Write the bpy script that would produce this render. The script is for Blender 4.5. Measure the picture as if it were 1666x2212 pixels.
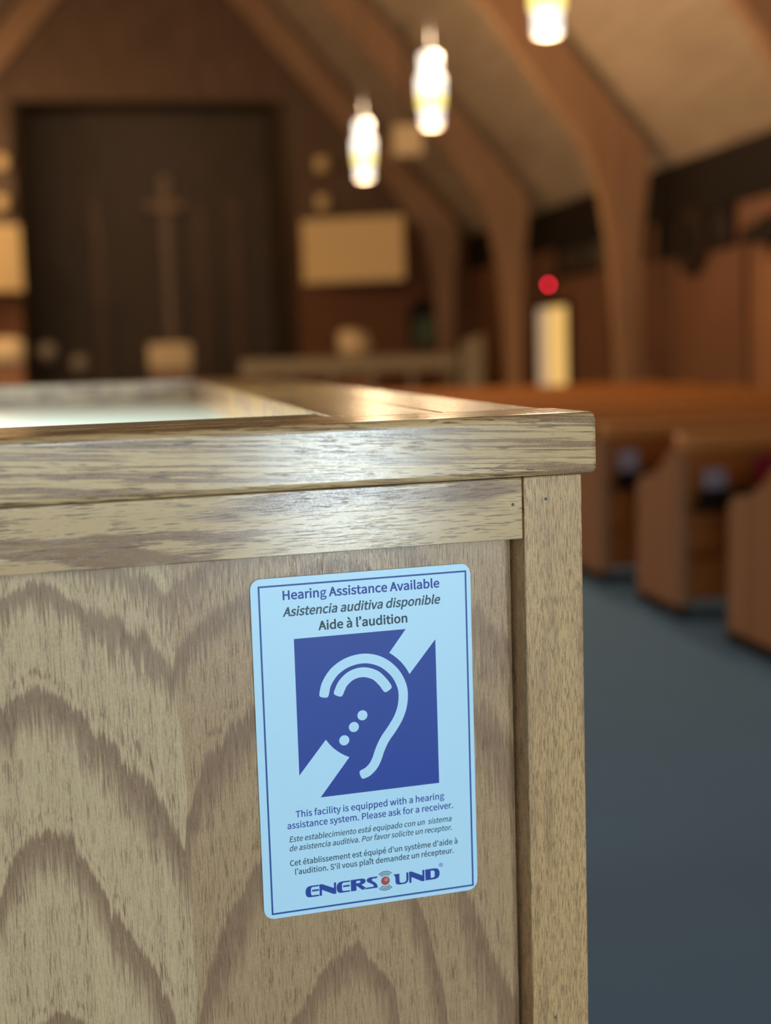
import bpy, bmesh, math, random
from mathutils import Vector, Matrix
random.seed(7)
for _o in list(bpy.data.objects):
    bpy.data.objects.remove(_o)
SC = bpy.context.scene
C = SC.collection

# ------------------------------------------------------------------ camera, light, exposure
EYE = 1.25                         # eye height above the carpet
FPX, WPX, HPX = 2850.0, 1666.0, 2212.0
PHI = 0.07871                      # the booth front stands 4.5 degrees off the nave axis
# rows: camera right, down, forward in the booth's own frame
CAM_ROWS = ((0.9617024, -0.2723244, -0.0311114),
            (-0.0625807, -0.1076465, -0.9922177),
            (0.2668561, 0.9561651, -0.1205662))
ROT = Matrix.Rotation(PHI, 3, 'Z')
RIGHT, DOWN, FWD = (ROT @ Vector(r) for r in CAM_ROWS)
cam_data = bpy.data.cameras.new('camera')
cam = bpy.data.objects.new('camera', cam_data)
C.objects.link(cam)
cam.matrix_world = Matrix((
    (RIGHT.x, -DOWN.x, -FWD.x, 0.0),
    (RIGHT.y, -DOWN.y, -FWD.y, 0.0),
    (RIGHT.z, -DOWN.z, -FWD.z, EYE),
    (0, 0, 0, 1)))
cam_data.sensor_fit = 'HORIZONTAL'
cam_data.sensor_width = 36.0
cam_data.lens = FPX / WPX * 36.0
cam_data.clip_start = 0.02
cam_data.clip_end = 200
cam_data.dof.use_dof = True
cam_data.dof.focus_distance = 0.872
cam_data.dof.aperture_fstop = 4.5
SC.camera = cam

world = bpy.data.worlds.new('world')
SC.world = world
world.use_nodes = True
world.node_tree.nodes['Background'].inputs[0].default_value = (0.02, 0.025, 0.03, 1)
world.node_tree.nodes['Background'].inputs[1].default_value = 1.0

SC.view_settings.view_transform = 'Standard'
SC.view_settings.look = 'None'
SC.view_settings.gamma = 1.0
SC.view_settings.exposure = 0.0
SC.view_settings.use_curve_mapping = False

DAY = (0.73, 0.92, 1.03)            # daylight through the panes behind the camera
L_WINDOW = 9.5                    # large window, back wall
L_DOORGLASS = 30.0                  # glass entrance door, back wall
L_SIDE = 7.0                       # window in the left wall
WARM = (1.0, 0.72, 0.44)
P_UP, P_DOWN = 135.0, 22.0         # each lantern's lamp, upwards and downwards


def at(px, py, y):
    """the point of the church seen at photo pixel (px, py), y metres up the nave"""
    d = RIGHT * ((px - WPX / 2) / FPX) + DOWN * ((py - HPX / 2) / FPX) + FWD
    t = y / d.y
    return Vector((d.x * t, y, EYE + d.z * t))


# ------------------------------------------------------------------ helpers
def link(o, parent=None):
    C.objects.link(o)
    if parent:
        o.parent = parent
    return o


def obj(name, bm, m, parent=None, smooth=False):
    me = bpy.data.meshes.new(name)
    bmesh.ops.recalc_face_normals(bm, faces=bm.faces[:])
    bm.to_mesh(me)
    bm.free()
    if smooth:
        for p in me.polygons:
            p.use_smooth = True
    me.materials.append(m)
    return link(bpy.data.objects.new(name, me), parent)


def tag(o, label, cat, group=None):
    o['label'] = label
    o['category'] = cat
    if group:
        o['group'] = group
    return o


def thing(name, label, cat, loc=(0, 0, 0), rz=0.0, group=None):
    o = bpy.data.objects.new(name, None)
    o.empty_display_size = 0.1
    link(o)
    o.location = loc
    o.rotation_euler = (0, 0, rz)
    return tag(o, label, cat, group)


def struct(name, bm, m, parent=None):
    o = obj(name, bm, m, parent)
    if not parent:
        o['kind'] = 'structure'
    return o


def dup(root, loc, label, group=None):
    r = root.copy()
    link(r)
    r.location = loc
    r['label'] = label
    if group:
        r['group'] = group
    for ch in list(root.children):
        c = ch.copy()
        link(c, r)
        for g in ch.children:
            d = g.copy()
            link(d, c)
            if d.type == 'LIGHT':
                d.data = g.data
    return r


def bx(bm, x0, x1, y0, y1, z0, z1, bev=0.0, seg=2):
    r = bmesh.ops.create_cube(bm, size=1.0)
    vs = r['verts']
    for v in vs:
        v.co = Vector(((x0 + x1) / 2 + v.co.x * (x1 - x0), (y0 + y1) / 2 + v.co.y * (y1 - y0), (z0 + z1) / 2 + v.co.z * (z1 - z0)))
    if bev:
        es = list({e for v in vs for e in v.link_edges})
        bmesh.ops.bevel(bm, geom=es, offset=bev, segments=seg, affect='EDGES', profile=0.5)
    return bm


def box(*a, **k):
    return bx(bmesh.new(), *a, **k)


def prism(bm, pts, axis, a, b):
    """extrude a closed polygon between a and b along axis ('x': pts are (y,z); 'y': (x,z); 'z': (x,y))"""
    def mk(p, t):
        return {'x': (t, p[0], p[1]), 'y': (p[0], t, p[1]), 'z': (p[0], p[1], t)}[axis]
    lo = [bm.verts.new(mk(p, a)) for p in pts]
    hi = [bm.verts.new(mk(p, b)) for p in pts]
    n = len(pts)
    bm.faces.new(lo)
    bm.faces.new(hi[::-1])
    for i in range(n):
        bm.faces.new((lo[i], lo[(i + 1) % n], hi[(i + 1) % n], hi[i]))
    return bm


def lathe(bm, prof, c=(0, 0, 0), n=32, caps=True):
    rings = []
    for r, z in prof:
        rings.append([bm.verts.new((c[0] + r * math.cos(2 * math.pi * k / n), c[1] + r * math.sin(2 * math.pi * k / n), c[2] + z)) for k in range(n)])
    for a, b in zip(rings, rings[1:]):
        for k in range(n):
            bm.faces.new((a[k], a[(k + 1) % n], b[(k + 1) % n], b[k]))
    if caps:
        bm.faces.new(rings[0][::-1])
        bm.faces.new(rings[-1])
    return bm


# ------------------------------------------------------------------ node helpers
class G:
    def __init__(self, name):
        self.m = bpy.data.materials.new(name)
        self.m.use_nodes = True
        self.t = self.m.node_tree
        self.t.nodes.clear()
        self.out = self.n('ShaderNodeOutputMaterial')
        self.b = self.n('ShaderNodeBsdfPrincipled')
        self.t.links.new(self.b.outputs[0], self.out.inputs[0])

    def n(self, k, **p):
        nd = self.t.nodes.new(k)
        for a, v in p.items():
            setattr(nd, a, v)
        return nd

    def put(self, sock, v):
        if isinstance(v, bpy.types.NodeSocket):
            self.t.links.new(v, sock)
        elif isinstance(v, (tuple, list)) and sock.type == 'RGBA' and len(v) == 3:
            sock.default_value = (*v, 1)
        else:
            sock.default_value = v

    def math(self, op, a, b=0.0, clamp=False):
        nd = self.n('ShaderNodeMath', operation=op, use_clamp=clamp)
        self.put(nd.inputs[0], a)
        self.put(nd.inputs[1], b)
        return nd.outputs[0]

    def lin(self, a, k, c=0.0):
        nd = self.n('ShaderNodeMath', operation='MULTIPLY_ADD')
        self.put(nd.inputs[0], a)
        self.put(nd.inputs[1], k)
        self.put(nd.inputs[2], c)
        return nd.outputs[0]

    def xyz(self):
        tc = self.n('ShaderNodeTexCoord')
        s = self.n('ShaderNodeSeparateXYZ')
        self.put(s.inputs[0], tc.outputs['Object'])
        return s.outputs

    def vec(self, a, b, c):
        nd = self.n('ShaderNodeCombineXYZ')
        for i, v in enumerate((a, b, c)):
            self.put(nd.inputs[i], v)
        return nd.outputs[0]

    def noise(self, v, scale=1.0, detail=2.0, rough=0.5, dist=0.0):
        nd = self.n('ShaderNodeTexNoise')
        self.put(nd.inputs['Vector'], v)
        nd.inputs['Scale'].default_value = scale
        nd.inputs['Detail'].default_value = detail
        nd.inputs['Roughness'].default_value = rough
        nd.inputs['Distortion'].default_value = dist
        return nd.outputs['Fac']

    def step(self, v, lo, hi, a=0.0, b=1.0):
        nd = self.n('ShaderNodeMapRange', interpolation_type='SMOOTHSTEP')
        self.put(nd.inputs[0], v)
        for i, q in enumerate((lo, hi, a, b)):
            nd.inputs[i + 1].default_value = q
        return nd.outputs[0]

    def ramp(self, v, stops, mode='LINEAR'):
        nd = self.n('ShaderNodeValToRGB')
        cr = nd.color_ramp
        cr.interpolation = mode
        cr.elements[0].position, cr.elements[0].color = stops[0][0], (stops[0][1],) * 3 + (1,)
        cr.elements[1].position, cr.elements[1].color = stops[-1][0], (stops[-1][1],) * 3 + (1,)
        for p, c in stops[1:-1]:
            e = cr.elements.new(p)
            e.color = (c, c, c, 1)
        self.put(nd.inputs[0], v)
        return nd.outputs[0]

    def mix(self, f, a, b, mode='MIX'):
        nd = self.n('ShaderNodeMix', data_type='RGBA', blend_type=mode)
        self.put(nd.inputs[0], f)
        self.put(nd.inputs[6], a)
        self.put(nd.inputs[7], b)
        return nd.outputs[2]

    def bump(self, h, strength, dist):
        nd = self.n('ShaderNodeBump')
        nd.inputs['Strength'].default_value = strength
        nd.inputs['Distance'].default_value = dist
        self.put(nd.inputs['Height'], h)
        self.put(self.b.inputs['Normal'], nd.outputs[0])

    def done(self, col, rough=0.5, spec=0.5, metal=0.0):
        self.put(self.b.inputs['Base Color'], col)
        self.put(self.b.inputs['Roughness'], rough)
        self.b.inputs['Specular IOR Level'].default_value = spec
        self.b.inputs['Metallic'].default_value = metal
        return self.m


def plain(name, col, rough=0.5, spec=0.4, var=0.12, scale=6.0, metal=0.0):
    g = G(name)
    x, y, z = g.xyz()
    f = g.noise(g.vec(x, y, z), scale, 4)
    return g.done(g.mix(f, tuple(c * (1 - var) for c in col), tuple(c * (1 + var) for c in col)), rough, spec, metal)


def glow(name, col, strength):
    g = G(name)
    g.put(g.b.inputs['Base Color'], tuple(min(c, 0.8) for c in col))
    g.put(g.b.inputs['Emission Color'], col)
    g.b.inputs['Emission Strength'].default_value = strength
    return g.m


def timber(name, light, dark, along='x', stretch=(2.0, 40.0), rough=0.4, planks=0.0, spec=0.4):
    """plain stained timber for the church: grain runs along one axis, optional plank joints across it"""
    g = G(name)
    x, y, z = g.xyz()
    s, k = stretch
    v = {'x': g.vec(g.math('MULTIPLY', x, s), g.math('MULTIPLY', y, k), g.math('MULTIPLY', z, k)),
         'y': g.vec(g.math('MULTIPLY', x, k), g.math('MULTIPLY', y, s), g.math('MULTIPLY', z, k)),
         'z': g.vec(g.math('MULTIPLY', x, k), g.math('MULTIPLY', y, k), g.math('MULTIPLY', z, s))}[along]
    f = g.noise(v, 1.0, 4, 0.6)
    col = g.mix(g.step(f, 0.3, 0.7), light, dark)
    if planks:
        w = {'x': z, 'y': z, 'z': g.math('ADD', x, y)}[along]
        fr = g.math('FRACT', g.math('DIVIDE', w, planks))
        j = g.step(g.math('ABSOLUTE', g.math('SUBTRACT', fr, 0.5)), 0.46, 0.49)
        col = g.mix(g.math('MULTIPLY', j, 0.6), col, tuple(c * 0.3 for c in dark))
    return g.done(col, rough, spec)


# ------------------------------------------------------------------ oak of the booth
OAK_L, OAK_D, OAK_P = (0.61, 0.42, 0.225), (0.265, 0.145, 0.078), (0.15, 0.082, 0.042)
ZT = EYE - 0.14765                 # height of the sign's printed border top; drawings on the booth front start there


def oak_panel(name):
    """flat-sawn veneer: cathedral arches in two flitches, jagged upper edges, fine upright pores"""
    g = G(name)
    x, y, z = g.xyz()
    zl = g.math('SUBTRACT', z, ZT)
    wob = g.noise(g.vec(g.math('MULTIPLY', x, 22), 0.0, g.math('MULTIPLY', zl, 9)), 1.0, 2)
    xw = g.lin(g.math('SUBTRACT', wob, 0.5), 0.022, x)
    hs = [(-0.20, 0.55), (-0.185, 0.38), (-0.172, 0.2), (-0.158, 0.06), (-0.142, 0.0), (-0.125, 0.05), (-0.11, 0.26), (-0.092, 0.43), (-0.078, 0.58),
          (-0.067, 0.76), (-0.0558, 1.04), (-0.0545, 0.88), (-0.045, 0.63), (-0.030, 0.47), (-0.015, 0.33), (0.0, 0.18), (0.03, 0.02), (0.059, -0.05),
          (0.076, 0.05), (0.096, 0.38), (0.118, 0.9), (0.138, 1.5), (0.16, 2.0), (0.19, 2.6)]
    h = g.ramp(g.math('DIVIDE', g.math('ADD', xw, 0.2), 0.4), [((a + 0.2) / 0.4, (b + 0.1) / 2.8) for a, b in hs])
    h = g.lin(h, 2.8, -0.1)
    zp = g.math('DIVIDE', g.lin(h, 0.0694, zl), g.lin(h, 0.78, 1.0))
    jag = g.noise(g.vec(g.math('MULTIPLY', x, 480), 0.0, g.math('MULTIPLY', zl, 16)), 1.0, 3, 0.65)
    mid = g.noise(g.vec(g.math('MULTIPLY', x, 60), 0.0, g.math('MULTIPLY', zl, 22)), 1.0, 3, 0.6)
    zp = g.lin(g.math('SUBTRACT', mid, 0.5), 0.016, zp)
    z1 = g.lin(g.math('SUBTRACT', jag, 0.5), 0.020, zp)
    strk = g.noise(g.vec(g.math('MULTIPLY', x, 420), 0.0, g.math('MULTIPLY', zl, 7)), 1.0, 2, 0.7)
    z2 = g.lin(g.math('MAXIMUM', g.math('SUBTRACT', strk, 0.42), 0.0), 0.07, zp)
    bands = ((-0.263, 0.028, 0.95), (-0.1423, 0.030, 1.0), (-0.0537, 0.024, 1.0), (0.0119, 0.014, 0.9), (0.038, 0.009, 0.8))
    sa, sb = [(-0.32, 1.0)], [(-0.32, 0.0)]
    for c, fade, pk in bands:
        sa += [(c - 0.0008, 1.0), (c + 0.0022, 0.0), (c + 0.0075, 0.0), (c + 0.0095, 1.0)]
        sb += [(c - fade, 0.0), (c - fade * 0.45, pk * 0.75), (c - 0.004, pk), (c + 0.011, pk), (c + 0.013, 0.0)]
    sa.append((0.09, 1.0))
    sb.append((0.09, 0.0))
    nrm = lambda st: [((a + 0.32) / 0.41, v) for a, v in st]
    dk = g.math('MULTIPLY', g.ramp(g.math('DIVIDE', g.math('ADD', z1, 0.32), 0.41), nrm(sa)), g.ramp(g.math('DIVIDE', g.math('ADD', z2, 0.32), 0.41), nrm(sb)))
    tone = g.noise(g.vec(g.math('MULTIPLY', x, 130), 0.0, g.math('MULTIPLY', zl, 3.0)), 1.0, 3)
    por = g.step(g.noise(g.vec(g.math('MULTIPLY', x, 1500), 0.0, g.math('MULTIPLY', zl, 62)), 1.0, 2, 0.6), 0.53, 0.59)
    speck = g.noise(g.vec(g.math('MULTIPLY', x, 1100), g.math('MULTIPLY', y, 900), g.math('MULTIPLY', zl, 420)), 1.0, 2)
    col = g.mix(g.step(tone, 0.3, 0.75, 0.0, 0.22), OAK_L, OAK_D)
    # redder right-hand flitch; the dimmer, warmer light on that side is coloured in too
    col = g.mix(g.step(xw, -0.0556, -0.0535, 0.0, 0.52), col, (0.36, 0.19, 0.085))
    col = g.mix(g.math('MULTIPLY', dk, g.step(speck, 0.3, 0.6, 0.60, 0.95)), col, OAK_D)
    col = g.mix(g.math('MULTIPLY', por, g.step(tone, 0.35, 0.65, 0.28, 0.65)), col, OAK_P)
    hgt = g.math('SUBTRACT', g.math('MULTIPLY', speck, 0.9), g.math('MULTIPLY', por, 1.0))
    g.bump(hgt, 0.6, 0.00009)
    return g.done(col, g.step(speck, 0.3, 0.7, 0.20, 0.32), 0.5)


def oak_board(name, along, cross, third, kind, shift=0.0, light=OAK_L, rough=0.17, spec=0.5):
    """solid lacquered oak: kind 'edge' close straight lines, 'flat' long pointed figure, 'pore' dense short dashes"""
    g = G(name)
    ax = dict(zip('xyz', g.xyz()))
    u, v, w = ax[along], ax[cross], ax[third]
    u = g.math('ADD', u, shift)
    v = g.lin(u, 0.05 if kind == 'edge' else 0.0, v)

    def N(ku, kv, kw, d=2, r=0.5):
        return g.noise(g.vec(g.math('MULTIPLY', u, ku), g.math('MULTIPLY', v, kv), g.math('MULTIPLY', w, kw)), 1.0, d, r)
    if kind == 'edge':
        big = g.step(N(6.5, 330, 90, 4, 0.65), 0.495, 0.55)
        por = g.step(N(55, 760, 500, 2, 0.6), 0.54, 0.62)
        por = g.math('MULTIPLY', por, g.step(N(8, 120, 60), 0.40, 0.60, 0.25, 1.0))
        pk, bk = 0.9, 0.9
    elif kind == 'flat':
        wv = N(4.5, 26, 10, 2)
        jg = N(34, 900, 400, 3, 0.65)
        f = g.math('FRACT', g.lin(wv, 5.0, g.lin(v, 16.0, g.lin(jg, 0.75, 0.0))))
        big = g.math('MULTIPLY', g.step(f, 0.40, 0.75), g.step(f, 1.0, 0.96))
        por = g.step(N(60, 1000, 500, 2, 0.6), 0.55, 0.64)
        pk, bk = 0.7, 0.95
    else:
        big = g.step(N(9, 120, 60, 3), 0.48, 0.75)
        por = g.step(N(95, 1500, 900, 2, 0.65), 0.51, 0.57)
        pk, bk = 0.62, 0.6
    speck = N(700, 1000, 900, 2)
    col = g.mix(g.step(N(2, 40, 20, 2), 0.3, 0.75, 0.0, 0.25), light, OAK_D)
    col = g.mix(g.math('MULTIPLY', g.math('MULTIPLY', big, bk), g.step(speck, 0.3, 0.6, 0.7, 1.0)), col, OAK_D)
    col = g.mix(g.math('MULTIPLY', por, pk), col, OAK_P)
    g.bump(g.math('SUBTRACT', g.math('MULTIPLY', speck, 0.8), g.math('MULTIPLY', por, 1.2)), 0.5, 0.00006)
    return g.done(col, g.step(speck, 0.3, 0.7, rough - 0.03, rough + 0.05), spec)


M = dict(
    panel=oak_panel('oak_veneer'),
    edge=oak_board('oak_ledge', 'x', 'z', 'y', 'edge', 0.0, (0.66, 0.435, 0.205)),
    edge2=oak_board('oak_ledge_inner', 'x', 'y', 'z', 'edge', 3.1),
    side=oak_board('oak_side_ledge', 'y', 'x', 'z', 'flat', 1.3, (0.42, 0.23, 0.07), 0.22, 0.2),
    side2=oak_board('oak_side_ledge_outer', 'y', 'x', 'z', 'flat', 7.7, (0.42, 0.23, 0.07), 0.22, 0.2),
    rail=oak_board('oak_rail', 'x', 'z', 'y', 'flat', 0.37, (0.65, 0.43, 0.21)),
    post=oak_board('oak_post', 'z', 'x', 'y', 'pore', 0.0, (0.64, 0.385, 0.165), 0.24),
    white_top=plain('white_laminate', (0.75, 0.80, 0.70), 0.35, 0.4, 0.02),
    nail=plain('grey_nail', (0.10, 0.11, 0.11), 0.5, 0.3, 0.05),
    sign=plain('sign_white', (0.545, 0.79, 0.93), 0.32, 0.45, 0.01),
    sign_blue=plain('sign_blue', (0.017, 0.054, 0.31), 0.42, 0.4, 0.03),
    line_blue=plain('border_blue', (0.022, 0.085, 0.30), 0.42, 0.4, 0.03),
    slate=plain('sign_slate', (0.035, 0.075, 0.10), 0.42, 0.4, 0.03),
    dark_slate=plain('sign_dark_slate', (0.018, 0.04, 0.055), 0.42, 0.4, 0.03),
    sign_red=plain('sign_red', (0.42, 0.075, 0.06), 0.42, 0.4, 0.03),
    sign_pink=plain('sign_pink', (0.60, 0.24, 0.20), 0.42, 0.4, 0.03),
    carpet=None,
)

def carpet_mat():
    g = G('blue_carpet')
    x, y, z = g.xyz()
    a = g.noise(g.vec(x, y, 0.0), 3.0, 3)
    b = g.noise(g.vec(x, y, 0.0), 260.0, 2)
    col = g.mix(a, (0.125, 0.225, 0.37), (0.145, 0.26, 0.42))
    col = g.mix(g.math('MULTIPLY', b, 0.5), col, (0.045, 0.10, 0.17))
    g.bump(b, 0.6, 0.004)
    return g.done(col, 0.95, 0.1)


def brick_mat(name, a, b, mortar):
    g = G(name)
    x, y, z = g.xyz()
    nd = g.n('ShaderNodeTexBrick')
    g.put(nd.inputs['Vector'], g.vec(g.math('ADD', x, y), z, 0.0))
    nd.inputs['Scale'].default_value = 1.0
    nd.inputs['Brick Width'].default_value = 0.21
    nd.inputs['Row Height'].default_value = 0.075
    nd.inputs['Mortar Size'].default_value = 0.008
    g.put(nd.inputs['Color1'], a)
    g.put(nd.inputs['Color2'], b)
    g.put(nd.inputs['Mortar'], mortar)
    return g.done(nd.outputs[0], 0.85, 0.2)


M['carpet'] = carpet_mat()
M['brick'] = brick_mat('brown_brick', (0.20, 0.075, 0.032), (0.15, 0.055, 0.024), (0.14, 0.08, 0.045))
M['gable'] = timber('gable_boards', (0.16, 0.085, 0.04), (0.105, 0.055, 0.025), 'z', (1.5, 9.0), 0.6, 0.14)
M['deck'] = timber('ceiling_boards', (0.42, 0.31, 0.205), (0.34, 0.245, 0.155), 'y', (0.8, 8.0), 0.55, 0.15)
M['arch'] = timber('arch_timber', (0.345, 0.19, 0.095), (0.26, 0.135, 0.065), 'z', (1.0, 14.0), 0.42)
M['wallboard'] = timber('wall_boards', (0.185, 0.078, 0.034), (0.13, 0.052, 0.022), 'z', (1.0, 14.0), 0.5, 0.19)
M['pew'] = timber('pew_wood', (0.42, 0.14, 0.03), (0.33, 0.10, 0.02), 'x', (1.2, 30.0), 0.36)
M['pew_end'] = timber('pew_end_wood', (0.31, 0.14, 0.06), (0.23, 0.10, 0.04), 'z', (1.5, 26.0), 0.42)
M['pew_rail_lit'] = timber('pew_rail_lit_wood', (0.50, 0.20, 0.05), (0.42, 0.155, 0.035), 'x', (1.2, 30.0), 0.36)  # pew wood made lighter: daylight catching the top rails, put into the colour
M['lectern'] = timber('orange_wood', (0.42, 0.17, 0.06), (0.32, 0.12, 0.04), 'z', (1.5, 20.0), 0.4)
M['tanboard'] = plain('tan_fabric', (0.76, 0.52, 0.24), 0.75, 0.2, 0.05, 2.0)
M['cream'] = plain('cream_cloth', (0.72, 0.53, 0.30), 0.8, 0.2, 0.05)
M['beige'] = plain('beige_paint', (0.36, 0.28, 0.17), 0.7, 0.2, 0.05)
M['dark'] = plain('dark_wood', (0.014, 0.009, 0.006), 0.6, 0.1)
M['darkglass'] = plain('dark_glass', (0.012, 0.010, 0.008), 0.15, 0.5, 0.1)
M['disc'] = plain('dark_brown_wood', (0.028, 0.015, 0.009), 0.6, 0.1)
M['brass'] = plain('cross_wood', (0.19, 0.105, 0.04), 0.45, 0.4)
M['stone'] = plain('greyed_clay', (0.22, 0.17, 0.12), 0.7, 0.2)
M['green'] = plain('grey_green', (0.09, 0.11, 0.06), 0.7, 0.2)
M['recess'] = timber('chancel_boards', (0.085, 0.05, 0.022), (0.056, 0.032, 0.014), 'z', (1.0, 8.0), 0.6, 0.3)
M['black'] = plain('black_metal', (0.02, 0.018, 0.016), 0.4, 0.4)
M['paper'] = plain('lilac_paper', (0.30, 0.26, 0.31), 0.8, 0.2, 0.03)
M['red_book'] = plain('red_cloth_cover', (0.28, 0.012, 0.035), 0.6, 0.3)
M['white_paint'] = plain('white_paint', (0.7, 0.7, 0.68), 0.5, 0.3, 0.03)
M['plaster'] = plain('tan_plaster', (0.42, 0.34, 0.25), 0.8, 0.2, 0.05, 2.0)
M['lamp_white'] = glow('lantern_glass', (1.0, 0.96, 0.84), 1.9)
M['lamp_white_low'] = glow('lantern_glass_lower', (1.0, 0.95, 0.90), 1.5)
M['lamp_yellow'] = glow('lantern_amber_glass', (1.0, 0.80, 0.22), 1.5)
M['red_glow'] = glow('red_lit_sign', (1.0, 0.018, 0.05), 14.0)
M['day_window'] = glow('daylight_pane', DAY, L_WINDOW)
M['day_door'] = glow('daylight_door_pane', DAY, L_DOORGLASS)
M['day_side'] = glow('daylight_side_pane', DAY, L_SIDE)
M['lit_gold'] = glow('lit_room_gold', (1.0, 0.62, 0.20), 0.62)
M['lit_cream'] = glow('lit_room_cream', (1.0, 0.70, 0.46), 0.32)

# ------------------------------------------------------------------ the church shell
XL, XR, XM = -5.1, 6.7, 0.8
EAVE, RIDGE, YB, YC, YE = 3.40, 10.15, -4.2, 25.0, 29.5
SLOPE = (RIDGE - EAVE) / (XR - XM)

struct('floor', box(XL - 0.2, XR + 0.2, YB - 0.2, YE + 0.2, -0.1, 0.0), M['carpet'])
struct('wall_right', box(XR, XR + 0.2, YB, YC + 0.2, 0.0, EAVE + 0.05), M['wallboard'])
struct('wall_left', box(XL - 0.2, XL, YB, YC + 0.2, 0.0, EAVE + 0.05), M['wallboard'])
bm = bmesh.new()
t = 0.18
prism(bm, [(XR + 0.25, EAVE - 0.25 * SLOPE), (XM, RIDGE), (XL - 0.25, EAVE - 0.25 * SLOPE), (XL - 0.25, EAVE - 0.25 * SLOPE + t), (XM, RIDGE + t * 1.4), (XR + 0.25, EAVE - 0.25 * SLOPE + t)], 'y', YB - 0.2, YC + 0.3)
struct('ceiling', bm, M['deck'])
struct('wall_back', prism(bmesh.new(), [(XL, 0), (XR, 0), (XR, EAVE), (XM, RIDGE), (XL, EAVE)], 'y', YB - 0.2, YB), M['plaster'])
# chancel front: two brick piers, boarded gable over the opening
OX0, OX1, OZ = -1.70, 3.38, 5.9
bm = bmesh.new()
bx(bm, XL, OX0, YC, YC + 0.25, 0, EAVE + 0.3)
bx(bm, OX1, XR, YC, YC + 0.25, 0, EAVE + 0.3)
struct('wall_chancel_front', bm, M['brick'])
zl = lambda X: RIDGE - abs(X - XM) * SLOPE
struct('wall_gable', prism(bmesh.new(), [(XL + 0.3 / SLOPE, EAVE + 0.3), (OX0, EAVE + 0.3), (OX0, OZ), (OX1, OZ), (OX1, EAVE + 0.3), (XR - 0.3 / SLOPE, EAVE + 0.3), (XM, RIDGE)], 'y', YC + 0.02, YC + 0.24), M['gable'])
bm = bmesh.new()
bx(bm, OX0 - 0.2, OX1 + 0.2, YE, YE + 0.2, 0, OZ + 0.8)
struct('wall_chancel_back', bm, M['recess'])
struct('wall_chancel_left', box(OX0 - 0.2, OX0, YC + 0.25, YE, 0, OZ + 0.8), M['recess'])
struct('wall_chancel_right', box(OX1, OX1 + 0.2, YC + 0.25, YE, 0, OZ + 0.8), M['recess'])
struct('ceiling_chancel', box(OX0, OX1, YC + 0.25, YE, OZ + 0.6, OZ + 0.8), M['recess'])
struct('floor_platform', box(-4.2, 5.6, 22.0, YE, 0.0, 0.32), M['carpet'])

# upright strips on the chancel back wall
for k, X in enumerate((-0.35, 1.85, 2.6)):
    o = struct('trim_%d' % (k + 1), box(X - 0.11, X + 0.11, YE - 0.08, YE, 0.32, 4.6), M['gable'])

# daylight: back wall window and glass door behind the camera, a window in the left wall
def wall_window(n, axis, a0, a1, z0, z1, face, sgn, pane, bars=1, frame=None):
    """frame, sill, mullions and one pane lying on the room side of a wall; axis is the wall's own direction"""
    def b(p0, p1, d0, d1, q0, q1):
        lo, hi = sorted((face + sgn * d0, face + sgn * d1))
        return (p0, p1, lo, hi, q0, q1) if axis == 'x' else (lo, hi, p0, p1, q0, q1)
    frame = frame or M['white_paint']
    root = bpy.data.objects.new(n, None)
    link(root)
    root['kind'] = 'structure'
    fw = 0.07
    bm = bmesh.new()
    bx(bm, *b(a0 - fw, a0, 0, 0.06, z0 - fw, z1 + fw))
    bx(bm, *b(a1, a1 + fw, 0, 0.06, z0 - fw, z1 + fw))
    bx(bm, *b(a0, a1, 0, 0.06, z1, z1 + fw))
    bx(bm, *b(a0, a1, 0, 0.06, z0 - fw, z0))
    for k in range(bars):
        c = a0 + (a1 - a0) * (k + 1) / (bars + 1)
        bx(bm, *b(c - 0.02, c + 0.02, 0.02, 0.05, z0, z1))
    obj('window_frame', bm, frame, root)
    obj('pane', box(*b(a0, a1, 0.005, 0.02, z0, z1)), pane, root)
    return root


wall_window('window_1', 'x', -1.5, 0.9, 1.0, 2.8, YB, 1, M['day_window'], 2)
wall_window('window_2', 'y', 1.0, 3.0, 1.0, 2.4, XL, 1, M['day_side'], 1)
wall_window('door_1', 'x', 1.48, 2.05, 0.25, 2.05, YB, 1, M['day_door'], 0)

# side wall between the arches: dark frieze under the eaves, dark window strips, boards below
struct('trim_4', box(XR - 0.05, XR, 4.0, YC, 2.76, EAVE - 0.02), M['dark'])
for k, (y0, y1) in enumerate(((13.75, 15.7), (16.2, 19.6))):
    wall_window('window_%d' % (k + 3), 'y', y0, y1, 2.36, 2.70, XR, -1, M['darkglass'], 2, M['dark'])
for k, Y in enumerate((13.45, 15.9, 17.6, 21.4)):
    struct('trim_%d' % (k + 5), box(XR - 0.07, XR, Y - 0.09, Y + 0.09, 0.1, 2.35), M['wallboard'])
struct('baseboard_right', box(XR - 0.03, XR, 4.0, YC, 0.0, 0.12), M['dark'])

# lit doorway in the right wall
d = bpy.data.objects.new('door_2', None)
link(d)
d['kind'] = 'structure'
bm = bmesh.new()
bx(bm, XR - 0.06, XR, 19.12, 19.22, 0, 1.86)
bx(bm, XR - 0.06, XR, 20.7, 20.8, 0, 1.86)
bx(bm, XR - 0.06, XR, 19.12, 20.8, 1.86, 1.94)
obj('door_frame', bm, M['dark'], d)
obj('pane', box(XR - 0.03, XR - 0.005, 19.22, 20.15, 0.05, 1.86), M['lit_gold'], d)
obj('pane', box(XR - 0.035, XR - 0.005, 20.15, 20.7, 0.05, 1.86), M['lit_cream'], d)
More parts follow.
